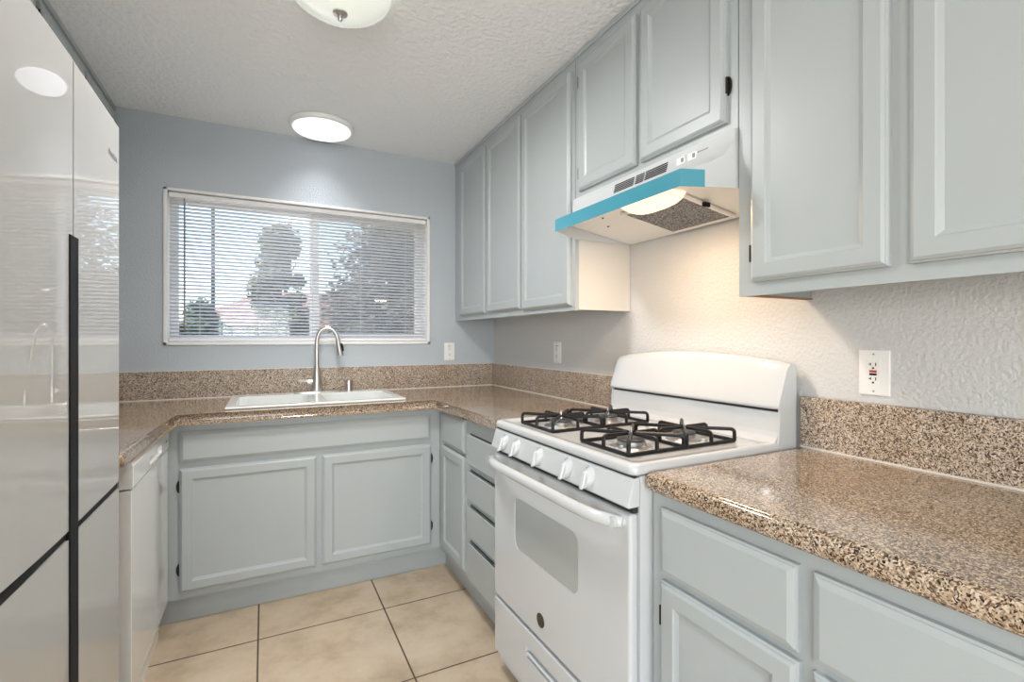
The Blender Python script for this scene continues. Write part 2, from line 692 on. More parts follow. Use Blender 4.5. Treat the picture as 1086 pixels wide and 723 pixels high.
# ---- kitchen window: thin white frame, sliding sashes, screen
wroot = bpy.data.objects.new('window_1', None)
C.objects.link(wroot)
wroot['kind'] = 'structure'
wroot.location = (-1.185, 0.0, WZ0)
WORLD['window_1'] = Matrix.Translation((-1.185, 0.0, WZ0))
bm = bmesh.new()
e = 0.016
for lo, hi in (((WX0, -0.010, WZ0), (WX0 + e, 0.15, WZ1)), ((WX1 - e, -0.010, WZ0), (WX1, 0.15, WZ1)),
               ((WX0, -0.010, WZ0), (WX1, 0.15, WZ0 + e)), ((WX0, -0.010, WZ1 - 0.014), (WX1, 0.15, WZ1))):
    box(bm, lo, hi, 0.002, 1)
part('window_frame', bm, 'vinyl', wroot)


def sash(x0, x1, y0, y1, wd, name='sash'):
    b_ = bmesh.new()
    z0, z1 = WZ0 + e, WZ1 - 0.014
    box(b_, (x0, y0, z0), (x0 + wd, y1, z1), 0.003, 1)
    box(b_, (x1 - wd, y0, z0), (x1, y1, z1), 0.003, 1)
    box(b_, (x0 + wd, y0, z0), (x1 - wd, y1, z0 + wd), 0.003, 1)
    box(b_, (x0 + wd, y0, z1 - wd), (x1 - wd, y1, z1), 0.003, 1)
    s_ = part(name, b_, 'vinyl', wroot)
    part('pane', mkbox((x0 + wd, (y0 + y1) / 2 - 0.002, z0 + wd), (x1 - wd, (y0 + y1) / 2 + 0.002, z1 - wd)), 'glass', s_)
    return s_


sash(WX0 + e, -1.135, 0.085, 0.115, 0.038)
sash(-1.185, WX1 - e, 0.118, 0.148, 0.045)
part('insect_screen', mkbox((-1.15, 0.152, WZ0 + e), (WX1 - e, 0.153, WZ1 - 0.014)), 'screen', wroot)

# ---- unseen patio door and side window, added behind the camera to let light in
for nm, cx_, cy_, along, z0, z1, half in (('added_door_1', -2.35, RY - 0.08, 'x', 0.0, 2.08, 1.4), ('added_window_2', RX - 0.08, -4.8, 'y', 0.6, 2.1, 1.1)):
    r_ = bpy.data.objects.new(nm, None)
    C.objects.link(r_)
    r_['kind'] = 'structure'
    r_.location = (cx_, cy_, z0)
    WORLD[nm] = Matrix.Translation((cx_, cy_, z0))
    bm = bmesh.new()

    def bar(a0, a1, b0, b1):
        if along == 'x':
            box(bm, (cx_ + a0, cy_ - 0.03, b0), (cx_ + a1, cy_ + 0.03, b1), 0.004, 1)
        else:
            box(bm, (cx_ - 0.03, cy_ + a0, b0), (cx_ + 0.03, cy_ + a1, b1), 0.004, 1)
    bar(-half, -half + 0.06, z0, z1)
    bar(half - 0.06, half, z0, z1)
    bar(-0.04, 0.04, z0 + 0.06, z1 - 0.06)
    bar(-half + 0.06, half - 0.06, z0, z0 + 0.06)
    bar(-half + 0.06, half - 0.06, z1 - 0.06, z1)
    fo = part('frame', bm, 'vinyl', r_)
    for a0, a1 in ((-half + 0.06, -0.04), (0.04, half - 0.06)):
        if along == 'x':
            g = mkbox((cx_ + a0, cy_ - 0.003, z0 + 0.06), (cx_ + a1, cy_ + 0.003, z1 - 0.06))
        else:
            g = mkbox((cx_ - 0.003, cy_ + a0, z0 + 0.06), (cx_ + 0.003, cy_ + a1, z1 - 0.06))
        part('pane', g, 'glass', fo)

# ================================================================== REFRIGERATOR
FX = -1.775
FR = thing('refrigerator', 'tall pale glossy four-door refrigerator with black centre grip channels', 'refrigerator', (-2.07, -1.832, 0))
fy0, fy1, fym = -2.184, -1.480, -1.832
part('body', mkbox((-2.36, fy0 + 0.004, 0.03), (FX - 0.075, fy1 - 0.004, 1.775), 0.006), 'fridge_side', FR)
part('plinth', mkbox((-2.33, fy0 + 0.02, 0.0), (FX - 0.09, fy1 - 0.02, 0.045)), 'black', FR)
SPLIT0, SPLIT1 = 0.838, 0.856
for (ya, yb) in ((fy0, fym - 0.004), (fym + 0.004, fy1)):
    for (za, zb) in ((0.05, SPLIT0), (SPLIT1, 1.790)):
        # gently bowed door: its front swells towards the far edge
        n_ = 20
        pts = []
        for k in range(n_ + 1):
            t = k / n_
            pts.append((FX - (0.0104 * (1 - t) ** 2 if ya < fym - 0.1 else 0.0012 * t + 0.0005), ya + (yb - ya) * t))
        b_ = bmesh.new()
        prism(b_, [(FX - 0.070, ya)] + pts + [(FX - 0.070, yb)], 'z', za, zb)
        part('door', b_, 'fridge', FR, angle=20)
# black recessed grip between the doors and along the split
part('grip_channel', mkbox((FX - 0.060, fym - 0.026, 0.05), (FX + 0.0025, fym + 0.022, 1.437), 0.001, 1), 'black', FR, label='black vertical grip channel')
part('split_channel', mkbox((FX - 0.060, fy0 + 0.002, SPLIT0 + 0.002), (FX - 0.004, fy1 - 0.002, SPLIT1 - 0.002)), 'black', FR)
bm = bmesh.new()       # small printed mark, too small to read in the photo
for k in range(7):
    box(bm, (FX - 0.0002, -1.575 + k * 0.0105, 1.690), (FX + 0.0004, -1.575 + k * 0.0105 + (0.006 if k % 2 else 0.007), 1.690 + (0.014 if k in (0, 4) else 0.010)))
part('badge', bm, 'grey_mark', FR)

# ================================================================== CABINETS
ZF0, ZF1 = 0.118, 0.868        # face frame of base cabinets
CF = -0.595                    # face plane (x and y) of base cabinets

# ---- sink base
SB = thing('sink_base_cabinet', 'pale blue-grey sink base cabinet with one long false drawer front over two doors', 'cabinet', (-1.2, -0.3, 0))
bm = bmesh.new()
box(bm, (-1.835, CF, ZF0), (CF - 0.001, CF + 0.02, ZF1))
box(bm, (-1.835, CF + 0.02, ZF0), (-1.815, -0.005, ZF1))
box(bm, (-0.62, CF + 0.02, ZF0), (-0.60, -0.005, ZF1))
box(bm, (-1.815, CF + 0.02, ZF0), (-0.62, -0.005, ZF0 + 0.018))
box(bm, (-1.815, -0.02, ZF0 + 0.018), (-0.62, -0.005, ZF1))
part('body', bm, 'cab', SB)
part('toe_kick', mkbox((-1.835, -0.545, 0.0), (-0.545, -0.530, ZF0)), 'cab', SB)
fb = face_back(CF)
door(SB, fb, -1.756, -0.651, 0.703, 0.832, name='drawer_front', prof=SLAB)
door(SB, fb, -1.756, -1.211, 0.150, 0.676, hinge=(-1, (0.245, 0.600), True))
door(SB, fb, -1.186, -0.648, 0.150, 0.676, hinge=(1, (0.245, 0.600), True))

# ---- narrow corner cabinet and drawer stack (right run, beyond the range)
fr = face_right(CF)
NC = thing('narrow_base_cabinet', 'narrow blue-grey base cabinet in the corner with one small drawer over a door', 'cabinet', (-0.3, -0.80, 0))
bm = bmesh.new()
box(bm, (CF, -1.012, ZF0), (-0.005, CF - 0.001, ZF1))
part('body', bm, 'cab', NC)
part('toe_kick', mkbox((-0.545, -1.012, 0.0), (-0.530, -0.545, ZF0)), 'cab', NC)
door(NC, fr, -0.985, -0.672, 0.700, 0.855, name='drawer', prof=SLAB)
door(NC, fr, -0.985, -0.672, 0.155, 0.682, name='door')

DS = thing('drawer_base_cabinet', 'blue-grey base cabinet with a stack of four drawers beside the range', 'cabinet', (-0.3, -1.21, 0))
bm = bmesh.new()
box(bm, (CF, -1.418, ZF0), (-0.005, -1.0125, ZF1))
part('body', bm, 'cab', DS)
part('toe_kick', mkbox((-0.545, -1.418, 0.0), (-0.530, -1.0125, ZF0)), 'cab', DS)
GRIP = [(0, 0.0), (0, 0.016), (0.003, 0.020)]
for z0, z1 in ((0.668, 0.800), (0.510, 0.636), (0.347, 0.478), (0.150, 0.315)):
    b_ = bmesh.new()
    # drawer front whose top edge is undercut as a finger pull
    pts = [(CF - 0.001, z0), (CF - 0.018, z0), (CF - 0.021, z0 + 0.003), (CF - 0.021, z1 - 0.006), (CF - 0.017, z1), (CF - 0.001, z1 - 0.012)]
    prism(b_, pts, 'y', -1.405, -1.035)
    part('drawer', b_, 'cab', DS)
    part('gap_shade', mkbox((CF - 0.0012, -1.405, z1 - 0.004), (CF - 0.0004, -1.035, z1 + 0.002)), 'dark_gap', DS)  # dark strip painting the shade behind the drawer's top edge

# ---- near base run, this side of the range
NB = thing('near_base_cabinet', 'blue-grey base cabinet under the near worktop, right of the range, drawers over doors', 'cabinet', (-0.3, -2.7, 0))
part('body', mkbox((CF, -3.42, ZF0), (-0.005, -2.205, ZF1)), 'cab', NB)
part('toe_kick', mkbox((-0.545, -3.42, 0.0), (-0.530, -2.205, ZF0)), 'cab', NB)
door(NB, fr, -2.570, -2.241, 0.686, 0.838, name='drawer', prof=SLAB)
door(NB, fr, -2.572, -2.241, 0.150, 0.670, hinge=(1, (0.235, 0.585), False))
door(NB, fr, -3.170, -2.597, 0.686, 0.838, name='drawer', prof=SLAB)
door(NB, fr, -3.170, -2.597, 0.150, 0.670)

# ---- upper cabinets on the right wall
UF, UZ0 = -0.288, 1.350
fu = face_right(UF)


def upper(name, label, y0, y1, z0, doors, wood_bottom=False, end_mat=None):
    u = thing(name, label, 'cabinet', (-0.15, (y0 + y1) / 2, z0))
    b_ = bmesh.new()
    t = 0.018
    box(b_, (UF, y0, z0), (UF + t, y1, H - 0.002))                      # face frame
    box(b_, (UF + t, y0, z0 + 0.003), (-0.002, y0 + t, H - 0.002))
    box(b_, (UF + t, y1 - t, z0 + 0.003), (-0.002, y1, H - 0.002))
    part('body', b_, 'cab', u)
    part('bottom_panel', mkbox((UF + t, y0 + t, z0 + 0.042), (-0.002, y1 - t, z0 + 0.054)), 'cab', u)
    if wood_bottom:
        part('wooden_runner', mkbox((UF + t, y1 - 0.024, z0 + 0.0005), (-0.004, y1 - 0.002, z0 + 0.004)), 'cab_inner', u, label='unpainted brown wood runner')
    part('top_trim', mkbox((UF - 0.006, y0, H - 0.022), (UF, y1, H - 0.002), 0.002, 1), 'cab', u)
    if end_mat:
        part('end_panel', mkbox((UF + t, y0 - 0.003, z0 + 0.003), (-0.002, y0, H - 0.01)), end_mat, u, label='warm white end panel')
    for d in doors:
        door(u, fu, *d[:4], hinge=d[4] if len(d) > 4 else None)
    return u


UZ1 = 2.345
upper('tall_upper_cabinet', 'long blue-grey upper cabinet with three tall doors, between window wall and hood', -1.420, -0.002, UZ0,
      [(-0.522, -0.125, 1.380, UZ1), (-0.954, -0.549, 1.380, UZ1), (-1.398, -0.974, 1.372, UZ1)], end_mat='end_panel')
upper('short_upper_cabinet', 'short two-door upper cabinet directly above the range hood', -2.198, -1.4235, 1.805,
      [(-1.801, -1.460, 1.828, UZ1, (1, (1.90, 2.27), False)), (-2.167, -1.825, 1.828, UZ1, (-1, (1.93, 2.27), True))])
upper('near_upper_cabinet', 'wide blue-grey upper cabinet nearest the camera, right of the hood', -3.40, -2.2015, UZ0 - 0.004,
      [(-2.562, -2.246, 1.380, UZ1, (1, (1.455, 2.27), False)), (-3.00, -2.598, 1.380, UZ1), (-3.36, -3.03, 1.380, UZ1)], wood_bottom=True)

# ---- upper cabinets on the left wall: only their top shows above the refrigerator
LU = thing('left_upper_cabinet', 'blue-grey cabinet row on the left wall, seen only above the refrigerator', 'cabinet', (-2.24, -1.2, 1.83))
part('body', mkbox((XL + 0.002, -2.9, 1.83), (-2.108, -0.002, H - 0.002)), 'cab', LU)
part('top_trim', mkbox((-2.108, -2.9, H - 0.022), (-2.100, -0.002, H - 0.002), 0.002, 1), 'cab', LU)
fl = face_left(-2.108)
for a, b_ in ((-0.47, -0.08), (-0.95, -0.52), (-1.45, -1.0), (-1.93, -1.50), (-2.40, -1.97), (-2.86, -2.44)):
    door(LU, fl, a, b_, 1.86, 2.350, hinge=(1 if a > -0.6 else -1, (2.30,), True) if a > -1.0 else None)

# ================================================================== WORKTOPS
CZ0, CZ1, CXF = 0.868, 0.914, -0.625


def slab(poly, round_edges):
    """extruded outline; the listed edges (indices) get a bullnose"""
    b_ = bmesh.new()
    v0 = [b_.verts.new((x, y, CZ0)) for x, y in poly]
    v1 = [b_.verts.new((x, y, CZ1)) for x, y in poly]
    n = len(poly)
    b_.faces.new(v0[::-1])
    b_.faces.new(v1)
    es = []
    for i in range(n):
        j = (i + 1) % n
        b_.faces.new([v0[i], v0[j], v1[j], v1[i]])
    b_.edges.ensure_lookup_table()
    for i in round_edges:
        j = (i + 1) % n
        es += [b_.edges.get((v0[i], v0[j])), b_.edges.get((v1[i], v1[j]))]
    vert_es = [b_.edges.get((v0[i], v1[i])) for i in range(n) if i in round_edges and ((i - 1) % n) in round_edges]
    bmesh.ops.bevel(b_, geom=es + vert_es, offset=0.019, segments=5, profile=0.5, affect='EDGES')
    return b_


WT = thing('granite_worktop', 'speckled brown granite worktop running along the left, window and right walls to the range', 'worktop', (-1.2, -0.3, CZ0))
poly = [(XL + 0.002, -0.002), (XL + 0.002, -1.405), (-1.779, -1.405), (-1.779, -0.637), (CXF, -0.637), (CXF, -1.423), (-0.002, -1.423), (-0.002, -0.002)]
bm = slab(poly, [1, 2, 3, 4])
SX0, SX1, SY0, SY1 = -1.592, -0.775, -0.585, -0.045
cut = mkbox((SX0 + 0.02, SY0 + 0.02, 0.80), (SX1 - 0.02, SY1 - 0.02, 1.0), 0)
part('worktop', boolean(bm, cut), 'granite', WT, angle=50)
part('backsplash', mkbox((XL + 0.022, -0.022, CZ1 + 0.0003), (-0.022, -0.002, 1.062), 0.002, 1), 'granite_splash', WT)
part('backsplash', mkbox((-0.022, -1.423, CZ1 + 0.0003), (-0.002, -0.0225, 1.062), 0.002, 1), 'granite_splash', WT)
part('backsplash', mkbox((XL + 0.002, -1.405, CZ1 + 0.0003), (XL + 0.022, -0.0225, 1.062), 0.002, 1), 'granite_splash', WT)
bm = bmesh.new()
box(bm, (XL + 0.022, -0.0265, CZ1 + 0.0002), (-0.022, -0.022, CZ1 + 0.0045))
box(bm, (-0.0265, -1.42, CZ1 + 0.0002), (-0.022, -0.0265, CZ1 + 0.0045))
box(bm, (XL + 0.022, -0.0222, 1.062), (-0.022, -0.002, 1.0645))
box(bm, (-0.0222, -1.42, 1.062), (-0.002, -0.022, 1.0645))
part('caulk_line', bm, 'caulk', WT, label='thin pale caulk line')

WN = thing('granite_worktop', 'speckled brown granite worktop in the near right corner, right of the range', 'worktop', (-0.3, -2.8, CZ0))
poly = [(-0.002, -2.199), (-0.002, -3.45), (CXF, -3.45), (CXF, -2.199)]
part('worktop', slab(poly, [1, 2, 3]), 'granite', WN, angle=50)
part('backsplash', mkbox((-0.022, -3.45, CZ1 + 0.0003), (-0.002, -2.199, 1.062), 0.002, 1), 'granite_splash', WN)
bm = bmesh.new()
box(bm, (-0.0265, -3.45, CZ1 + 0.0002), (-0.022, -2.2, CZ1 + 0.0045))
part('caulk_line', bm, 'caulk', WN, label='thin pale caulk line')

# ================================================================== SINK
SK = thing('kitchen_sink', 'white double-bowl drop-in sink under the window', 'sink', (-1.18, -0.32, CZ1))
RZ = CZ1 + 0.012
bm = bmesh.new()
prism(bm, [(SX0, SY0), (SX1, SY0), (SX1, SY1), (SX0, SY1)], 'z', CZ1 + 0.0003, RZ, 0.005, 3)
under = bmesh.new()
for a, b_ in ((SX0 + 0.025, -1.205), (-1.165, SX1 - 0.025)):
    box(under, (a, SY0 + 0.025, 0.735), (b_, SY1 - 0.10, RZ - 0.004), 0.02, 3)
body = boolean(bm, under, 'UNION')
cut = bmesh.new()
for a, b_ in ((SX0 + 0.042, -1.205), (-1.165, SX1 - 0.042)):
    box(cut, (a, SY0 + 0.040, 0.748), (b_ - 0.0, SY1 - 0.115, RZ + 0.06), 0.045, 5)
# keep bowl walls 12 mm inside their shells
cut2 = bmesh.new()
for a, b_ in ((SX0 + 0.040, -1.217), (-1.153, SX1 - 0.040)):
    box(cut2, (a, SY0 + 0.040, 0.748), (b_, SY1 - 0.115, RZ + 0.06), 0.040, 5)
cut.free()
part('basin', boolean(body, cut2), 'porcelain', SK)
for cx_ in (-1.385, -0.985):
    bm = bmesh.new()
    lathe(bm, [(0, 0.0), (0.018, 0.0), (0.022, 0.002), (0.040, 0.003), (0.042, 0.0), (0.0, -0.0005)], (cx_, -0.33, 0.7495), 24)
    part('drain', bm, 'steel', SK)

# ================================================================== FAUCET
FA = thing('kitchen_faucet', 'brushed nickel gooseneck pull-down faucet on the sink deck', 'faucet', (-1.165, -0.10, RZ))
fx_, fy_ = -1.165, -0.100
bm = bmesh.new()
prism(bm, [(fx_ + 0.125 * math.cos(a) * (1), fy_ + 0.026 * math.sin(a)) for a in [2 * PI * k / 32 for k in range(32)]], 'z', RZ + 0.0005, RZ + 0.007)
part('base_plate', bm, 'steel', FA)
bm = bmesh.new()
lathe(bm, [(0.0, RZ + 0.007), (0.029, RZ + 0.007), (0.031, RZ + 0.018), (0.029, RZ + 0.045), (0.024, RZ + 0.085), (0.0185, RZ + 0.130), (0.0150, RZ + 0.150), (0.0, RZ + 0.150)], (fx_, fy_, 0), 28)
part('body', bm, 'steel', FA)
bm = bmesh.new()
pts = [(fx_, fy_, RZ + 0.145), (fx_, fy_, 1.215)]
R_ = 0.056
for k in range(1, 13):
    a = PI - PI * k / 12 * 0.94
    pts.append((fx_ + R_ + R_ * math.cos(a), fy_ - 0.02 * k / 12, 1.215 + R_ * 1.45 * math.sin(a)))
tube(bm, pts, 0.0115, 14)
part('spout', bm, 'steel', FA)
end = Vector(pts[-1])
bm = bmesh.new()
d = (Vector(pts[-1]) - Vector(pts[-2])).normalized()
d = (d + Vector((0.06, -0.03, -0.9))).normalized()
tube(bm, [end - d * 0.004, end + d * 0.02, end + d * 0.075, end + d * 0.094, end + d * 0.098], [0.0118, 0.0135, 0.0170, 0.0215, 0.0195], 18)
sh = part('spray_head', bm, 'steel', FA)
bm = bmesh.new()
p = end + d * 0.045 + Vector((0.0155, -0.008, 0))
tube(bm, [p + Vector((-0.002, 0, 0.020)), p + Vector((0.002, 0, 0)), p + Vector((0.006, 0, -0.024))], [0.004, 0.0065, 0.006], 8)
part('button', bm, 'black', sh, label='black rubber spray button')
bm = bmesh.new()
tube(bm, [(fx_ - 0.018, fy_, RZ + 0.062), (fx_ - 0.048, fy_, RZ + 0.062)], [0.014, 0.012], 14)
tube(bm, [(fx_ - 0.046, fy_, RZ + 0.066), (fx_ - 0.060, fy_ - 0.004, RZ + 0.068), (fx_ - 0.098, fy_ - 0.012, RZ + 0.071)], [0.0095, 0.0085, 0.0080], 12)
part('lever', bm, 'steel', FA)

bm = bmesh.new()
lathe(bm, [(0.0, 0.0), (0.025, 0.0), (0.025, 0.006), (0.0215, 0.012), (0.0205, 0.056), (0.017, 0.063), (0.0, 0.065)], (-0.990, -0.100, RZ + 0.0005), 24)
solo('air_gap_cap', bm, 'steel', 'short metal air gap cap on the sink deck right of the faucet', 'sink cap', (-0.990, -0.100, RZ + 0.0005))

# ================================================================== DISHWASHER
DX = -1.792
DW = thing('dishwasher', 'glossy white dishwasher beside the refrigerator', 'dishwasher', (-2.08, -0.945, 0))
dy0, dy1 = -1.262, -0.641
part('body', mkbox((-2.36, dy0 + 0.003, 0.01), (DX - 0.034, dy1 - 0.003, 0.862)), 'white_plastic', DW)
part('toe_panel', mkbox((DX - 0.034, dy0 + 0.005, 0.0), (DX - 0.030, dy1 - 0.005, 0.13)), 'white_plastic', DW)
part('door', mkbox((DX - 0.032, dy0, 0.135), (DX, dy1, 0.772), 0.003, 2), 'dw_white', DW)
# control panel with scooped handle pocket
bm = bmesh.new()
pts = [(DX - 0.032, 0.776), (DX, 0.776), (DX + 0.004, 0.780), (DX + 0.004, 0.846), (DX - 0.004, 0.858), (DX - 0.032, 0.860)]
prism(bm, pts, 'y', dy0, dy1, 0.0015, 1)
cut = mkbox((DX - 0.012, -1.02, 0.792), (DX + 0.02, -0.80, 0.824), 0.008, 3)
cp = part('control_panel', boolean(bm, cut), 'dw_white', DW)
bm = bmesh.new()
lathe(bm, [(0, 0.0), (0.007, 0.0), (0.007, 0.002), (0, 0.0025)], (DX + 0.004, -0.70, 0.815), 16, axis='x')
part('button', bm, 'grey_mark', cp)

# ================================================================== RANGE
RG = thing('gas_range', 'white freestanding gas range with four burners and black grates', 'range', (0, -1.811, 0), math.radians(0.8))


def rpart(name, bm, mat, parent=RG, **k):
    return part(name, bm, mat, parent, local=True, **k)


bm = bmesh.new()
box(bm, (-0.635, -0.377, 0.03), (-0.036, 0.377, 0.902))
for sx in (-0.58, -0.10):
    for sy in (-0.33, 0.33):
        lathe(bm, [(0.018, 0.0), (0.018, 0.03)], (sx, sy, 0.0), 12)
rpart('body', bm, 'white')
# storage drawer with recessed pull
bm = mkbox((-0.662, -0.374, 0.078), (-0.636, 0.374, 0.277), 0.006, 3)
cut = mkbox((-0.70, -0.085, 0.185), (-0.647, 0.135, 0.222), 0.006, 2)
dr = rpart('drawer', boolean(bm, cut), 'white')
bm = bmesh.new()
prism(bm, [(-0.646, 0.188), (-0.656, 0.190), (-0.664, 0.198), (-0.660, 0.203), (-0.646, 0.200)], 'y', -0.080, 0.130)
rpart('pull', bm, 'white', dr)


def rrect(y0, y1, z0, z1, r, n=6):
    pts = []
    for cy, cz, a0 in ((y1 - r, z1 - r, 0), (y0 + r, z1 - r, PI / 2), (y0 + r, z0 + r, PI), (y1 - r, z0 + r, 3 * PI / 2)):
        for k in range(n + 1):
            a = a0 + PI / 2 * k / n
            pts.append((cy + r * math.cos(a), cz + r * math.sin(a)))
    return pts


bm = mkbox((-0.664, -0.374, 0.289), (-0.636, 0.374, 0.812), 0.009, 4)
cut = bmesh.new()
prism(cut, rrect(-0.162, 0.212, 0.518, 0.692, 0.03), 'x', -0.70, -0.6595)
od = rpart('oven_door', boolean(bm, cut), 'white')
bm = bmesh.new()
prism(bm, rrect(-0.160, 0.210, 0.520, 0.690, 0.028), 'x', -0.6612, -0.6590)
rpart('window', bm, 'oven_glass', od, label='grey oven window glass')
bm = bmesh.new()       # handle: wide flattened bar bowing away from the door
pts = []
for k in range(25):
    t = -1 + 2 * k / 24
    x = -0.672 - 0.040 * (1 - t ** 8) - 0.006 * (1 - t * t)
    pts.append((x, 0.358 * t, 0.792 + 0.004 * (1 - t * t)))
tube(bm, pts, [0.0165 if 0 < k < 24 else 0.013 for k in range(25)], 14)
for s in (-1, 1):
    tube(bm, [(-0.662, s * 0.345, 0.790), (-0.700, s * 0.345, 0.792)], 0.014, 12)
rpart('handle', bm, 'white', od)
bm = bmesh.new()
lathe(bm, [(0, 0), (0.0215, 0), (0.0215, -0.002), (0.0190, -0.003), (0, -0.0034)], (-0.664, 0.037, 0.354), 32, axis='x')
rpart('badge', bm, 'logo', od, label='round dark badge')
# dark seam and vents between door and control panel
bm = mkbox((-0.650, -0.370, 0.8125), (-0.6355, 0.370, 0.829))
rpart('vent_strip', bm, 'dark_gap')
rpart('seam', mkbox((-0.650, -0.374, 0.8975), (-0.640, 0.374, 0.9040)), 'dark_gap')
# control panel
bm = bmesh.new()
prism(bm, [(-0.636, 0.829), (-0.672, 0.829), (-0.675, 0.834), (-0.655, 0.897), (-0.636, 0.901)], 'y', -0.378, 0.378, 0.003, 2)
cp = rpart('control_panel', bm, 'white')
slope = Vector((-(0.897 - 0.834), 0, -(0.675 - 0.655))).normalized()   # outward normal of the slanted face
up = Vector((0.020, 0, 0.063)).normalized()
for ky, rot in ((0.282, 0.0), (0.193, 0.1), (0.046, 0.3), (-0.112, 0.0), (-0.214, 0.05)):
    kc = Vector((-0.6655, ky, 0.864))
    kb = bmesh.new()
    lathe(kb, [(0, 0.0), (0.0285, 0.0), (0.0285, 0.004), (0.0255, 0.010), (0.0245, 0.016), (0.0215, 0.0195), (0, 0.020)], (0, 0, 0), 28)
    box(kb, (-0.0095, -0.0245, 0.006), (0.0095, 0.0245, 0.0255), 0.006, 3)
    right = up.cross(slope)
    mt = Matrix((right, up, slope)).transposed().to_4x4()
    kb.transform(Matrix.Translation(kc) @ mt @ Matrix.Rotation(rot, 4, 'Z'))
    rpart('knob', kb, 'white', cp)
    mk = bmesh.new()
    for da, rr in ((0.5, 0.031), (0.8, 0.031)):
        c_ = kc + right * (rr * math.sin(-da)) + up * (rr * math.cos(da)) + slope * 0.0003
        box(mk, c_ - Vector((0.0012, 0.0013, 0.0013)), c_ + Vector((0.0012, 0.0013, 0.0013)))
    rpart('dial_mark', mk, 'grey_mark', cp)

# cooktop with raised rim
bm = bmesh.new()
rects = [((-0.655, -0.105, 0.377), 0.9035), ((-0.659, -0.105, 0.380), 0.909), ((-0.660, -0.105, 0.380), 0.920), ((-0.655, -0.105, 0.377), 0.928),
         ((-0.645, -0.105, 0.370), 0.931), ((-0.632, -0.112, 0.355), 0.930), ((-0.622, -0.118, 0.343), 0.925), ((-0.60, -0.13, 0.32), 0.9235)]
rs = []
for (x0, x1, hy), z in rects:
    ring = [(x0 + r_[0], r_[1], z) for r_ in ()]
    rad = 0.02
    pts = []
    for cx_, cy_, a0 in ((x1 - 0.004, hy - 0.004, 0), (x0 + rad, hy - rad, PI / 2), (x0 + rad, -hy + rad, PI), (x1 - 0.004, -hy + 0.004, 3 * PI / 2)):
        q = 0.004 if a0 in (0, 3 * PI / 2) else rad
        for k in range(5):
            a = a0 + PI / 2 * k / 4
            pts.append((cx_ + q * math.cos(a), cy_ + q * math.sin(a), z))
    rs.append([bm.verts.new(p) for p in pts])
for a, b_ in zip(rs, rs[1:]):
    for k in range(len(a)):
        bm.faces.new([a[k], a[(k + 1) % len(a)], b_[(k + 1) % len(a)], b_[k]])
bm.faces.new(rs[0][::-1])
bm.faces.new(rs[-1])
rpart('cooktop', bm, 'white', angle=60)
# backguard
bgm = bmesh.new()
prof = [(-0.036, 0.905), (-0.125, 0.905), (-0.128, 0.930), (-0.116, 0.934), (-0.109, 0.944), (-0.106, 0.960), (-0.104, 1.018), (-0.036, 1.018)]
prism(bgm, prof, 'y', -0.372, 0.372, 0.002, 1)
back = rpart('backguard', bgm, 'white')
rpart('vent_slot', mkbox((-0.100, -0.366, 1.018), (-0.05, 0.366, 1.032)), 'dark_gap')
bm = bmesh.new()
N = 24
rows = []
for i in range(N + 1):
    t = -1 + 2 * i / N
    y = 0.379 * t
    arch = 0.026 * (1 - abs(t) ** 2.2)
    top = 1.160 + arch
    drop = 0.0
    prof = [(-0.030, 1.030), (-0.112, 1.026), (-0.117, 1.030), (-0.118, 1.037), (-0.110, 1.060), (-0.082, top - 0.022), (-0.074, top - 0.008), (-0.064, top - 0.002), (-0.052, top), (-0.030, top - 0.004)]
    if i in (0, N):
        prof = [(x + (0.006 if x < -0.05 else 0), z - (0.004 if z > 1.1 else 0)) for x, z in prof]
    rows.append([bm.verts.new((x, y, z)) for x, z in prof])
for a, b_ in zip(rows, rows[1:]):
    for k in range(len(a)):
        bm.faces.new([a[k], a[(k + 1) % len(a)], b_[(k + 1) % len(a)], b_[k]])
bm.faces.new(rows[0][::-1])
bm.faces.new(rows[-1])
rpart('backguard_top', bm, 'white', angle=50)
for s in (-1, 1):      # sheet metal ends
    bm = bmesh.new()
    prism(bm, [(-0.030, 0.905), (-0.118, 0.905), (-0.110, 0.938), (-0.105, 1.020), (-0.112, 1.036), (-0.060, 1.156), (-0.030, 1.156)], 'y', s * 0.3725, s * 0.3785)
    rpart('end_cap', bm, 'white')

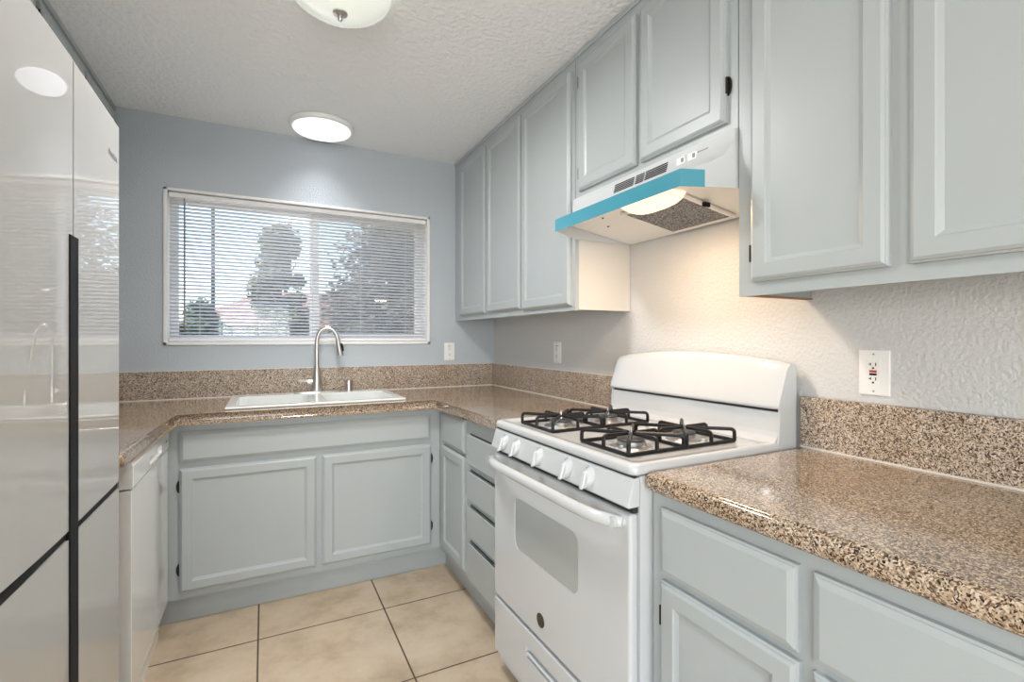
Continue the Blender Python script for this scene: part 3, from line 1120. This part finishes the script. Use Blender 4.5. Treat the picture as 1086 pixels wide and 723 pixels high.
# burners and grates
for by in (0.183, -0.183):
    g = None
    for bx, rad in ((-0.492, 0.040), (-0.283, 0.034)):
        bm = bmesh.new()
        lathe(bm, [(0, 0.0), (rad + 0.020, 0.0), (rad + 0.016, 0.003), (rad + 0.004, 0.003), (rad, 0.006), (rad, 0.017), (rad - 0.006, 0.019), (0, 0.019)], (bx, by, 0.9232), 36)
        bu = rpart('burner', bm, 'alu', angle=25)
        bm = bmesh.new()
        lathe(bm, [(0, 0.0), (rad - 0.001, 0.0), (rad + 0.001, 0.003), (rad - 0.001, 0.006), (0, 0.0075)], (bx, by, 0.9424), 36)
        rpart('cap', bm, 'burner_cap', bu)
        bm = bmesh.new()
        tube(bm, [(bx, by, 0.949), (bx, by, 0.958), (bx, by, 0.978)], [0.005, 0.0035, 0.0012], 8)  # thin upright spike over the burner centre
        rpart('centre_spike', bm, 'steel', bu)
    bm = bmesh.new()
    x0, x1, y0, y1 = -0.592, -0.183, by - 0.103, by + 0.103
    xm = (x0 + x1) / 2
    zb, zt, rr = 0.9290, 0.962, 0.0055
    loop = [(x0, y0, zb), (x1, y0, zb), (x1, y1, zb), (x0, y1, zb), (x0, y0, zb)]
    for a, b_ in zip(loop, loop[1:]):
        tube(bm, [a, b_], rr, 8)
    tube(bm, [(xm, y0, zb), (xm, y1, zb)], rr, 8)
    for cx_, (xa, xb) in ((-0.492, (x0, xm - 0.006)), (-0.283, (xm + 0.006, x1))):
        for px, py in ((xa, y0), (xa, y1), (xb, y0), (xb, y1), ((xa + xb) / 2, y0), ((xa + xb) / 2, y1), (xa, by), (xb, by)):
            c_ = Vector((cx_, by, zt))
            p_ = Vector((px, py, zt))
            dv = (p_ - c_).normalized()
            tube(bm, round_path([(px, py, zb), (px, py, zt), c_ + dv * 0.014 + Vector((0, 0, -0.001))], 0.012, 4), rr, 8)
    rpart('grate', bm, 'black_iron', RG, label='black iron grate over two burners')

# ================================================================== RANGE HOOD
HD = thing('range_hood', 'white under-cabinet range hood with blue protective film on its front lip', 'range hood', (-0.2, -1.815, 1.62))
hy0, hy1 = -2.197, -1.426
HX, HZ = -0.445, 1.640            # front lip
LY0, LY1 = -2.146, -1.524         # the lip is narrower than the body: its corners taper


def taper(x):
    """y limits of the hood at depth x"""
    t = max(0.0, min(1.0, (-0.29 - x) / (-0.29 - HX)))
    return hy0 + (LY0 - hy0) * t, hy1 + (LY1 - hy1) * t


bm = bmesh.new()
rows = []
top_prof = [(-0.300, 1.803), (-0.304, 1.775), (-0.312, 1.748), (-0.330, 1.728), (-0.360, 1.710), (-0.400, 1.695), (HX, HZ + 0.044)]
sides = {0: [], 1: []}
for x, z in top_prof:
    a, b_ = taper(x) if z < 1.76 else (hy0, hy1)
    rows.append((bm.verts.new((x, a, z)), bm.verts.new((x, b_, z))))
lip = (bm.verts.new((HX, LY0, HZ)), bm.verts.new((HX, LY1, HZ)))
rows.append(lip)
for a, b_ in zip(rows, rows[1:]):
    bm.faces.new([a[0], b_[0], b_[1], a[1]])
for k, y_ in ((0, hy0), (1, hy1)):
    p_mid_lo = bm.verts.new((-0.29, y_, HZ))
    p_back_lo = bm.verts.new((-0.003, y_, HZ + 0.003))
    p_back_hi = bm.verts.new((-0.003, y_, 1.803))
    p_mid_hi = rows[0][k]
    bm.faces.new([rows[i][k] for i in range(8)] + [p_mid_lo])
    bm.faces.new([p_mid_hi, p_mid_lo, p_back_lo, p_back_hi])
    if k == 0:
        bl, bh = p_back_lo, p_back_hi
    else:
        bm.faces.new([bl, p_back_lo, p_back_hi, bh])
        bm.faces.new([rows[0][0], rows[0][1], p_back_hi, bh])
bmesh.ops.recalc_face_normals(bm, faces=bm.faces)
bmesh.ops.solidify(bm, geom=bm.faces[:], thickness=0.002)
part('shell', bm, 'hood_white', HD)
# blue film over the lip and round its near corner
bm = bmesh.new()
dxs, dys = (-0.383 - HX), taper(-0.383)[0] - LY0
z0, z1 = HZ - 0.002, HZ + 0.044
outer = [(HX - 0.0035, LY1 + 0.002), (HX - 0.0035, LY0 - 0.002), (HX + dxs, LY0 + dys - 0.0045)]
inner = [(HX + dxs, LY0 + dys - 0.0030), (HX - 0.0022, LY0 - 0.0005), (HX - 0.0022, LY1 + 0.002)]
prism(bm, outer + inner, 'z', z0, z1)
part('protective_film', bm, 'film', HD, label='blue protective film', angle=20)
# inner liner: a pan that rises behind the lip and falls back towards the wall
bm = bmesh.new()
lp = [(HX + 0.004, HZ + 0.004), (-0.385, 1.684), (-0.285, 1.688), (-0.030, 1.646), (-0.006, 1.642)]
lo, hi = [], []
for x, z in lp:
    a, b_ = taper(x)
    lo.append((bm.verts.new((x, a + 0.004, z)), bm.verts.new((x, b_ - 0.004, z))))
    hi.append((bm.verts.new((x, a + 0.004, z + 0.002)), bm.verts.new((x, b_ - 0.004, z + 0.002))))
for L_ in (lo, hi):
    for a, b_ in zip(L_, L_[1:]):
        bm.faces.new([a[0], a[1], b_[1], b_[0]])
for k in (0, 1):
    for i_ in range(len(lo) - 1):
        bm.faces.new([lo[i_][k], lo[i_ + 1][k], hi[i_ + 1][k], hi[i_][k]])
bm.faces.new([lo[0][0], lo[0][1], hi[0][1], hi[0][0]])
bm.faces.new([lo[-1][0], lo[-1][1], hi[-1][1], hi[-1][0]])
part('liner', bm, 'hood_liner', HD)
bm = bmesh.new()
for x, y in ((-0.30, -1.62), (-0.22, -1.55)):
    bm = bmesh.new()
    lathe(bm, [(0, 0), (0.004, 0), (0.003, -0.003), (0, -0.004)], (x, y, 1.686 if x < -0.285 else 1.677), 10)
    part('screw', bm, 'black', HD)
# mesh filter in the near half, tilted like the pan
fm = Matrix.Translation((-0.162, -1.850, 1.6615)) @ Matrix.Rotation(math.radians(9.5), 4, 'Y')
bm = bmesh.new()
box(bm, (-0.118, -0.130, -0.003), (0.118, 0.130, 0.003), 0.001, 1)
bm.transform(fm)
ft = part('filter', bm, 'filter', HD, label='grey aluminium mesh filter')
bm = bmesh.new()
for lo_, hi_ in (((-0.128, -0.142, -0.006), (-0.116, 0.142, 0.004)), ((0.116, -0.142, -0.006), (0.128, 0.142, 0.004)),
                 ((-0.116, -0.142, -0.006), (0.116, -0.129, 0.004)), ((-0.116, 0.129, -0.006), (0.116, 0.142, 0.004))):
    box(bm, lo_, hi_, 0.001, 1)
bm.transform(fm)
part('filter_frame', bm, 'hood_liner', ft)
bm = mkbox((-0.20, -2.004, 1.650), (-0.17, -1.996, 1.664), 0.001, 1)
part('filter_clip', bm, 'black', ft)
# lamp cover: rounded frosted trough
bm = bmesh.new()
rings = [(math.cos(PI * i_ / 12), math.sin(PI * i_ / 12)) for i_ in range(13)]
prev = None
for j in range(17):
    s_ = j / 16
    k = max(0.0, 1 - abs(2 * s_ - 1) ** 3.5) ** 0.5 if 0 < j < 16 else 0.25
    row = [bm.verts.new((-0.322 + 0.070 * c_ * (0.6 + 0.4 * k), -2.000 + 0.205 * s_, 1.686 - 0.043 * sn * k)) for c_, sn in rings]
    if prev:
        for a in range(len(row) - 1):
            bm.faces.new([prev[a], prev[a + 1], row[a + 1], row[a]])
    else:
        bm.faces.new(row)
    prev = row
bm.faces.new(prev[::-1])
part('lamp_cover', bm, 'lamp_cover', HD, label='frosted warm lamp cover', angle=80)
# vents, switches, mark on the front face
bm = bmesh.new()
for a, b_ in ((-1.800, -1.697), (-1.850, -1.810), (-1.955, -1.857)):
    for k in range(5):
        z = 1.7565 + k * 0.0066
        xf = -0.304 - (1.775 - z) * 0.296 if z < 1.775 else -0.304 + (z - 1.775) * 0.14
        box(bm, (xf - 0.0016, a, z), (xf + 0.004, b_, z + 0.0034))
part('vent_slots', bm, 'dark_gap', HD)
for yy in (-2.012, -2.056):
    bm = bmesh.new()
    box(bm, (-0.3085, yy - 0.016, 1.760), (-0.300, yy + 0.016, 1.782), 0.001, 1)
    sw = part('switch', bm, 'white_plastic', HD)
    part('rocker', mkbox((-0.3110, yy - 0.012, 1.765), (-0.308, yy - 0.004, 1.777)), 'grey_mark', sw)
bm = bmesh.new()
for k in range(6):
    box(bm, (-0.3052, -2.112 + k * 0.0065, 1.775), (-0.3008, -2.112 + k * 0.0065 + 0.0045, 1.7785))
part('badge', bm, 'grey_mark', HD)
hl = bpy.data.lights.new('hood_bulb', 'AREA')
hl.shape = 'RECTANGLE'
hl.size, hl.size_y = 0.12, 0.18
hl.energy = 3.2
hl.color = (1.0, 0.70, 0.45)
ho = bpy.data.objects.new('hood_bulb', hl)
C.objects.link(ho)
ho.location = (-0.322, -1.898, 1.6395)

# ================================================================== CEILING LIGHTS
def ceiling_spot(loc, r, power, col, name, spread=180):
    l = bpy.data.lights.new(name, 'AREA')
    l.shape = 'DISK'
    l.size = r * 2
    l.energy = power
    l.color = col
    l.spread = math.radians(spread)
    o = bpy.data.objects.new(name, l)
    C.objects.link(o)
    o.location = loc
    return o


CL = thing('ceiling_light', 'round flush white LED ceiling light near the window wall', 'ceiling light', (-1.150, -0.235, H))
bm = bmesh.new()
lathe(bm, [(0.0, 0.0), (0.165, 0.0), (0.170, -0.006), (0.166, -0.022), (0.156, -0.027), (0.148, -0.024), (0.0, -0.022)], (-1.150, -0.235, H - 0.0005), 56)
part('rim', bm, 'white_plastic', CL)
bm = bmesh.new()
lathe(bm, [(0.148, -0.0235), (0.146, -0.032), (0.12, -0.040), (0.06, -0.045), (0.0, -0.046)], (-1.150, -0.235, H - 0.0005), 56)
part('diffuser', bm, 'led', CL)
ceiling_spot((-1.150, -0.235, H - 0.05), 0.145, 1.6, (0.97, 0.97, 1.0), 'led_light', 95)

DL = thing('ceiling_light', 'frosted glass bowl ceiling light with a round metal finial, at the top edge', 'ceiling light', (-1.20, -1.40, H))
dc = (-1.210, -1.405, H - 0.0005)
bm = bmesh.new()
lathe(bm, [(0.0, 0.0), (0.10, 0.0), (0.10, -0.02), (0.0, -0.022)], dc, 40)
part('canopy', bm, 'steel', DL)
bm = bmesh.new()
lathe(bm, [(0.166, -0.020), (0.164, -0.034), (0.150, -0.052), (0.121, -0.071), (0.082, -0.086), (0.043, -0.093), (0.0, -0.095), (0.0, -0.091), (0.043, -0.089), (0.082, -0.082), (0.118, -0.067), (0.146, -0.049), (0.160, -0.033), (0.162, -0.020)], dc, 56)
part('glass_bowl', bm, 'dome', DL, angle=60)
bm = bmesh.new()
lathe(bm, [(0.0, -0.095), (0.024, -0.096), (0.024, -0.100), (0.012, -0.104), (0.006, -0.108), (0.005, -0.112), (0.008, -0.117), (0.006, -0.123), (0.0, -0.125)], dc, 24)
part('finial', bm, 'steel', DL)
ceiling_spot((dc[0], dc[1], H - 0.135), 0.12, 14, (1.0, 0.985, 0.97), 'bowl_light')

# ================================================================== OUTLETS
def outlet(fr_, u0, v0, label, gfci=False, loc=(0, 0, 0), hidden_top=False):
    hw, hh = 0.0355, 0.0575
    if gfci:
        hw, hh = 0.0365, 0.0590
    o = thing('wall_outlet', label, 'outlet', loc, 0, 'white outlets on the kitchen walls')
    part('plate', rings_front(fr_, u0 - hw, u0 + hw, v0 - hh, v0 + hh, [(0, 0.0005), (0, 0.004), (0.003, 0.006)]), 'white_plastic', o)
    ins = part('socket', rings_front(fr_, u0 - 0.0165, u0 + 0.0165, v0 - 0.034, v0 + 0.034, [(0, 0.0055), (0, 0.0075), (0.001, 0.008)]), 'white_plastic', o)
    def spot(u, v, a, c, h=0.0083):
        p0, p1 = fr_(u - a, v - c, 0.0078 if h > 0.008 else 0.0055), fr_(u + a, v + c, h)
        box(b_, p0, p1)
    for vv in (0.019, -0.019):
        b_ = bmesh.new()
        spot(u0 - 0.006, v0 + vv + 0.003, 0.0011, 0.0042)
        spot(u0 + 0.006, v0 + vv + 0.003, 0.0011, 0.0034)
        spot(u0, v0 + vv - 0.007, 0.0023, 0.0022)
        if gfci:
            spot(u0 + 0.0085, v0 + vv + 0.003, 0.0022, 0.001)
        part('slots', b_, 'black', ins)
    if gfci:
        b_ = bmesh.new()
        spot(u0, v0 + 0.0035, 0.0085, 0.003, 0.0095)
        part('reset_button', b_, 'red', ins, label='red reset button')
        b_ = bmesh.new()
        spot(u0, v0 - 0.0042, 0.0085, 0.0026, 0.0095)
        part('test_button', b_, 'black', ins, label='black test button')
    else:
        b_ = bmesh.new()
        spot(u0, v0 + 0.036, 0.011, 0.0015, 0.0075)
        part('plug_mark', b_, 'black', ins)
    for vv in (0.0485, -0.0485):
        b_ = bmesh.new()
        spot(u0, v0 + vv, 0.002, 0.002, 0.0068)
        part('screw', b_, 'grey_mark', o)
    return o


outlet(face_back(0.0), -0.331, 1.148, 'white wall outlet on the window wall, right of the window', loc=(-0.331, 0, 1.148))
outlet(face_right(0.0), -0.828, 1.157, 'white wall outlet on the right wall beneath the tall upper cabinet', loc=(0, -0.828, 1.157))
outlet(face_right(0.0), -2.387, 1.143, 'white outlet with red and black buttons above the near worktop', gfci=True, loc=(0, -2.387, 1.143))

# ================================================================== WINDOW BLIND
BL = thing('window_blind', 'white horizontal mini blind hanging in the kitchen window', 'blind', (-1.185, 0.03, WZ1 - 0.02))
bx0, bx1 = WX0 + 0.020, WX1 - 0.020
by_ = 0.030
part('head_rail', mkbox((bx0, by_ - 0.014, WZ1 - 0.043), (bx1, by_ + 0.014, WZ1 - 0.017), 0.002, 1), 'blind', BL)
part('bottom_rail', mkbox((bx0, by_ - 0.013, WZ0 + 0.020), (bx1, by_ + 0.013, WZ0 + 0.034), 0.003, 2), 'blind', BL)
z = WZ0 + 0.046
tilt = math.radians(19)
nsl = 0
while z < WZ1 - 0.050:
    bm = bmesh.new()
    cols = []
    for k in range(5):
        s_ = -1 + 2 * k / 4
        dy = 0.0125 * s_
        crown = 0.0018 * (1 - s_ * s_)
        yy = by_ + dy * math.cos(tilt)
        zz = z - dy * math.sin(tilt) + crown
        cols.append((bm.verts.new((bx0, yy, zz)), bm.verts.new((bx1, yy, zz)), bm.verts.new((bx0, yy, zz + 0.0004)), bm.verts.new((bx1, yy, zz + 0.0004))))
    for a, b_ in zip(cols, cols[1:]):
        bm.faces.new([a[0], a[1], b_[1], b_[0]])
        bm.faces.new([a[2], b_[2], b_[3], a[3]])
        bm.faces.new([a[0], b_[0], b_[2], a[2]])
        bm.faces.new([a[1], a[3], b_[3], b_[1]])
    a = cols[0]
    bm.faces.new([a[0], a[2], a[3], a[1]])
    a = cols[-1]
    bm.faces.new([a[0], a[1], a[3], a[2]])
    part('slat', bm, 'slat', BL, angle=60)
    z += 0.0196
    nsl += 1
for xx in (-1.745, -1.47, -1.19, -0.90, -0.62):
    bm = bmesh.new()
    for yy in (by_ - 0.0135, by_ + 0.0135):
        tube(bm, [(xx, yy, WZ0 + 0.034), (xx, yy, WZ1 - 0.043)], 0.0007, 6)
    part('ladder_cord', bm, 'blind', BL)
bm = bmesh.new()
tube(bm, [(-1.812, by_ - 0.022, WZ1 - 0.045), (-1.812, by_ - 0.024, WZ0 + 0.075)], 0.0042, 8)
part('tilt_wand', bm, 'grey_mark', BL, label='thin grey tilt wand')

# ================================================================== OUTSIDE
bm = mkbox((-40, 0.2, -0.35), (40, 70, -0.25))
g = part('ground', bm, 'earth')
g['kind'] = 'structure'

random.seed(4)


def tree(name, x, y, z0, height, rad, mat, n, leaf, label, group=None, cone=False, crown0=0.2, blobs=26):
    t = thing(name, label, 'tree', (x, y, z0), 0, group or 'trees outside the kitchen window')
    b_ = bmesh.new()
    tube(b_, [(x, y, z0), (x + 0.05, y, z0 + height * 0.35), (x - 0.03, y + 0.04, z0 + height * 0.8)], [rad * 0.09 + 0.04, rad * 0.06 + 0.03, 0.02], 8)
    for k in range(6):
        a = k * 1.05
        zz = z0 + height * (0.3 + 0.07 * k)
        tube(b_, [(x, y, zz), (x + math.cos(a) * rad * 0.6, y + math.sin(a) * rad * 0.6, zz + height * 0.15)], [0.035, 0.01], 6)
    part('trunk', b_, 'bark', t)
    b_ = bmesh.new()
    cl = []
    for k in range(blobs):
        f = random.random()
        zz = z0 + height * (crown0 + (1 - crown0) * f)
        rr = rad * ((1 - f) * 0.9 + 0.08 if cone else math.sqrt(max(0.05, 1 - (2 * f - 1) ** 2)) * 0.85)
        a = random.random() * 2 * PI
        q = rr * math.sqrt(random.random())
        cl.append((Vector((x + q * math.cos(a), y + q * math.sin(a), zz)), rad * (0.22 + 0.2 * random.random()) * (0.75 if cone else 1)))
    for k in range(n):
        c_, r_ = random.choice(cl)
        dv = Vector((random.gauss(0, 1), random.gauss(0, 1), random.gauss(0, 1))).normalized()
        p_ = c_ + dv * r_ * random.random() ** 0.4
        u = Vector((random.gauss(0, 1), random.gauss(0, 1), random.gauss(0, 0.6))).normalized()
        v_ = u.cross(Vector((random.gauss(0, 1), random.gauss(0, 1), random.gauss(0, 1)))).normalized()
        s_ = leaf * (0.6 + 0.8 * random.random())
        vs = [b_.verts.new(p_ + u * s_), b_.verts.new(p_ + v_ * s_ * 0.45), b_.verts.new(p_ - u * s_), b_.verts.new(p_ - v_ * s_ * 0.45)]
        b_.faces.new(vs)
    me = bpy.data.meshes.new('foliage')
    b_.transform(wm(t).inverted())
    b_.to_mesh(me)
    b_.free()
    me.materials.append(M[mat])
    o = bpy.data.objects.new('foliage', me)
    C.objects.link(o)
    o.parent = t
    return t


tree('leafy_tree', -1.15, 8.0, -0.25, 3.75, 0.95, 'leaf_olive', 22000, 0.055, 'pointed olive-green tree seen in the middle of the window', crown0=0.15, cone=True, blobs=60)
tree('leafy_tree', 1.55, 6.6, -0.25, 4.3, 1.95, 'leaf_dark', 52000, 0.065, 'large dense dark tree filling the right half of the window', crown0=0.1, blobs=150)
for k, (x, y, h_, r_, lb) in enumerate(((-5.7, 13.0, 2.8, 1.0, 'low green tree at the left edge of the window view'),
                                        (-3.2, 15.5, 2.5, 0.8, 'low green tree just left of the utility pole'))):
    tree('leafy_tree', x, y, -0.25, h_, r_, 'leaf_green', 5000, 0.09, lb, crown0=0.15, blobs=40)
bm = bmesh.new()
tube(bm, [(-2.80, 14.0, -0.25), (-2.80, 14.0, 6.1)], [0.065, 0.050], 10)
UP = thing('utility_pole', 'dark wooden utility pole seen through the left half of the window', 'utility pole', (-2.80, 14.0, -0.25))
part('pole', bm, 'pole', UP)
# neighbouring house with clay roof
HS = thing('neighbour_house', 'tan stucco house with a low reddish roof beyond the window', 'house', (-0.9, 19.0, -0.25))
part('walls', mkbox((-3.8, 17.0, -0.25), (4.5, 22.5, 1.75)), 'stucco', HS)
bm = bmesh.new()
rv = [(-4.2, 16.6, 1.72), (4.9, 16.6, 1.72), (4.9, 22.9, 1.72), (-4.2, 22.9, 1.72), (-1.6, 19.7, 3.15), (2.4, 19.7, 3.15)]
vs = [bm.verts.new(p) for p in rv]
for f in ((0, 1, 5, 4), (1, 2, 5), (2, 3, 4, 5), (3, 0, 4), (3, 2, 1, 0)):
    bm.faces.new([vs[i] for i in f])
part('roof', bm, 'roof', HS)
bm = mkbox((-12, 10.0, -0.25), (12, 10.2, 1.30), 0.01, 1)
solo('block_fence', bm, 'fence', 'low tan block wall behind the trees outside', 'wall', (0, 10.1, -0.25))
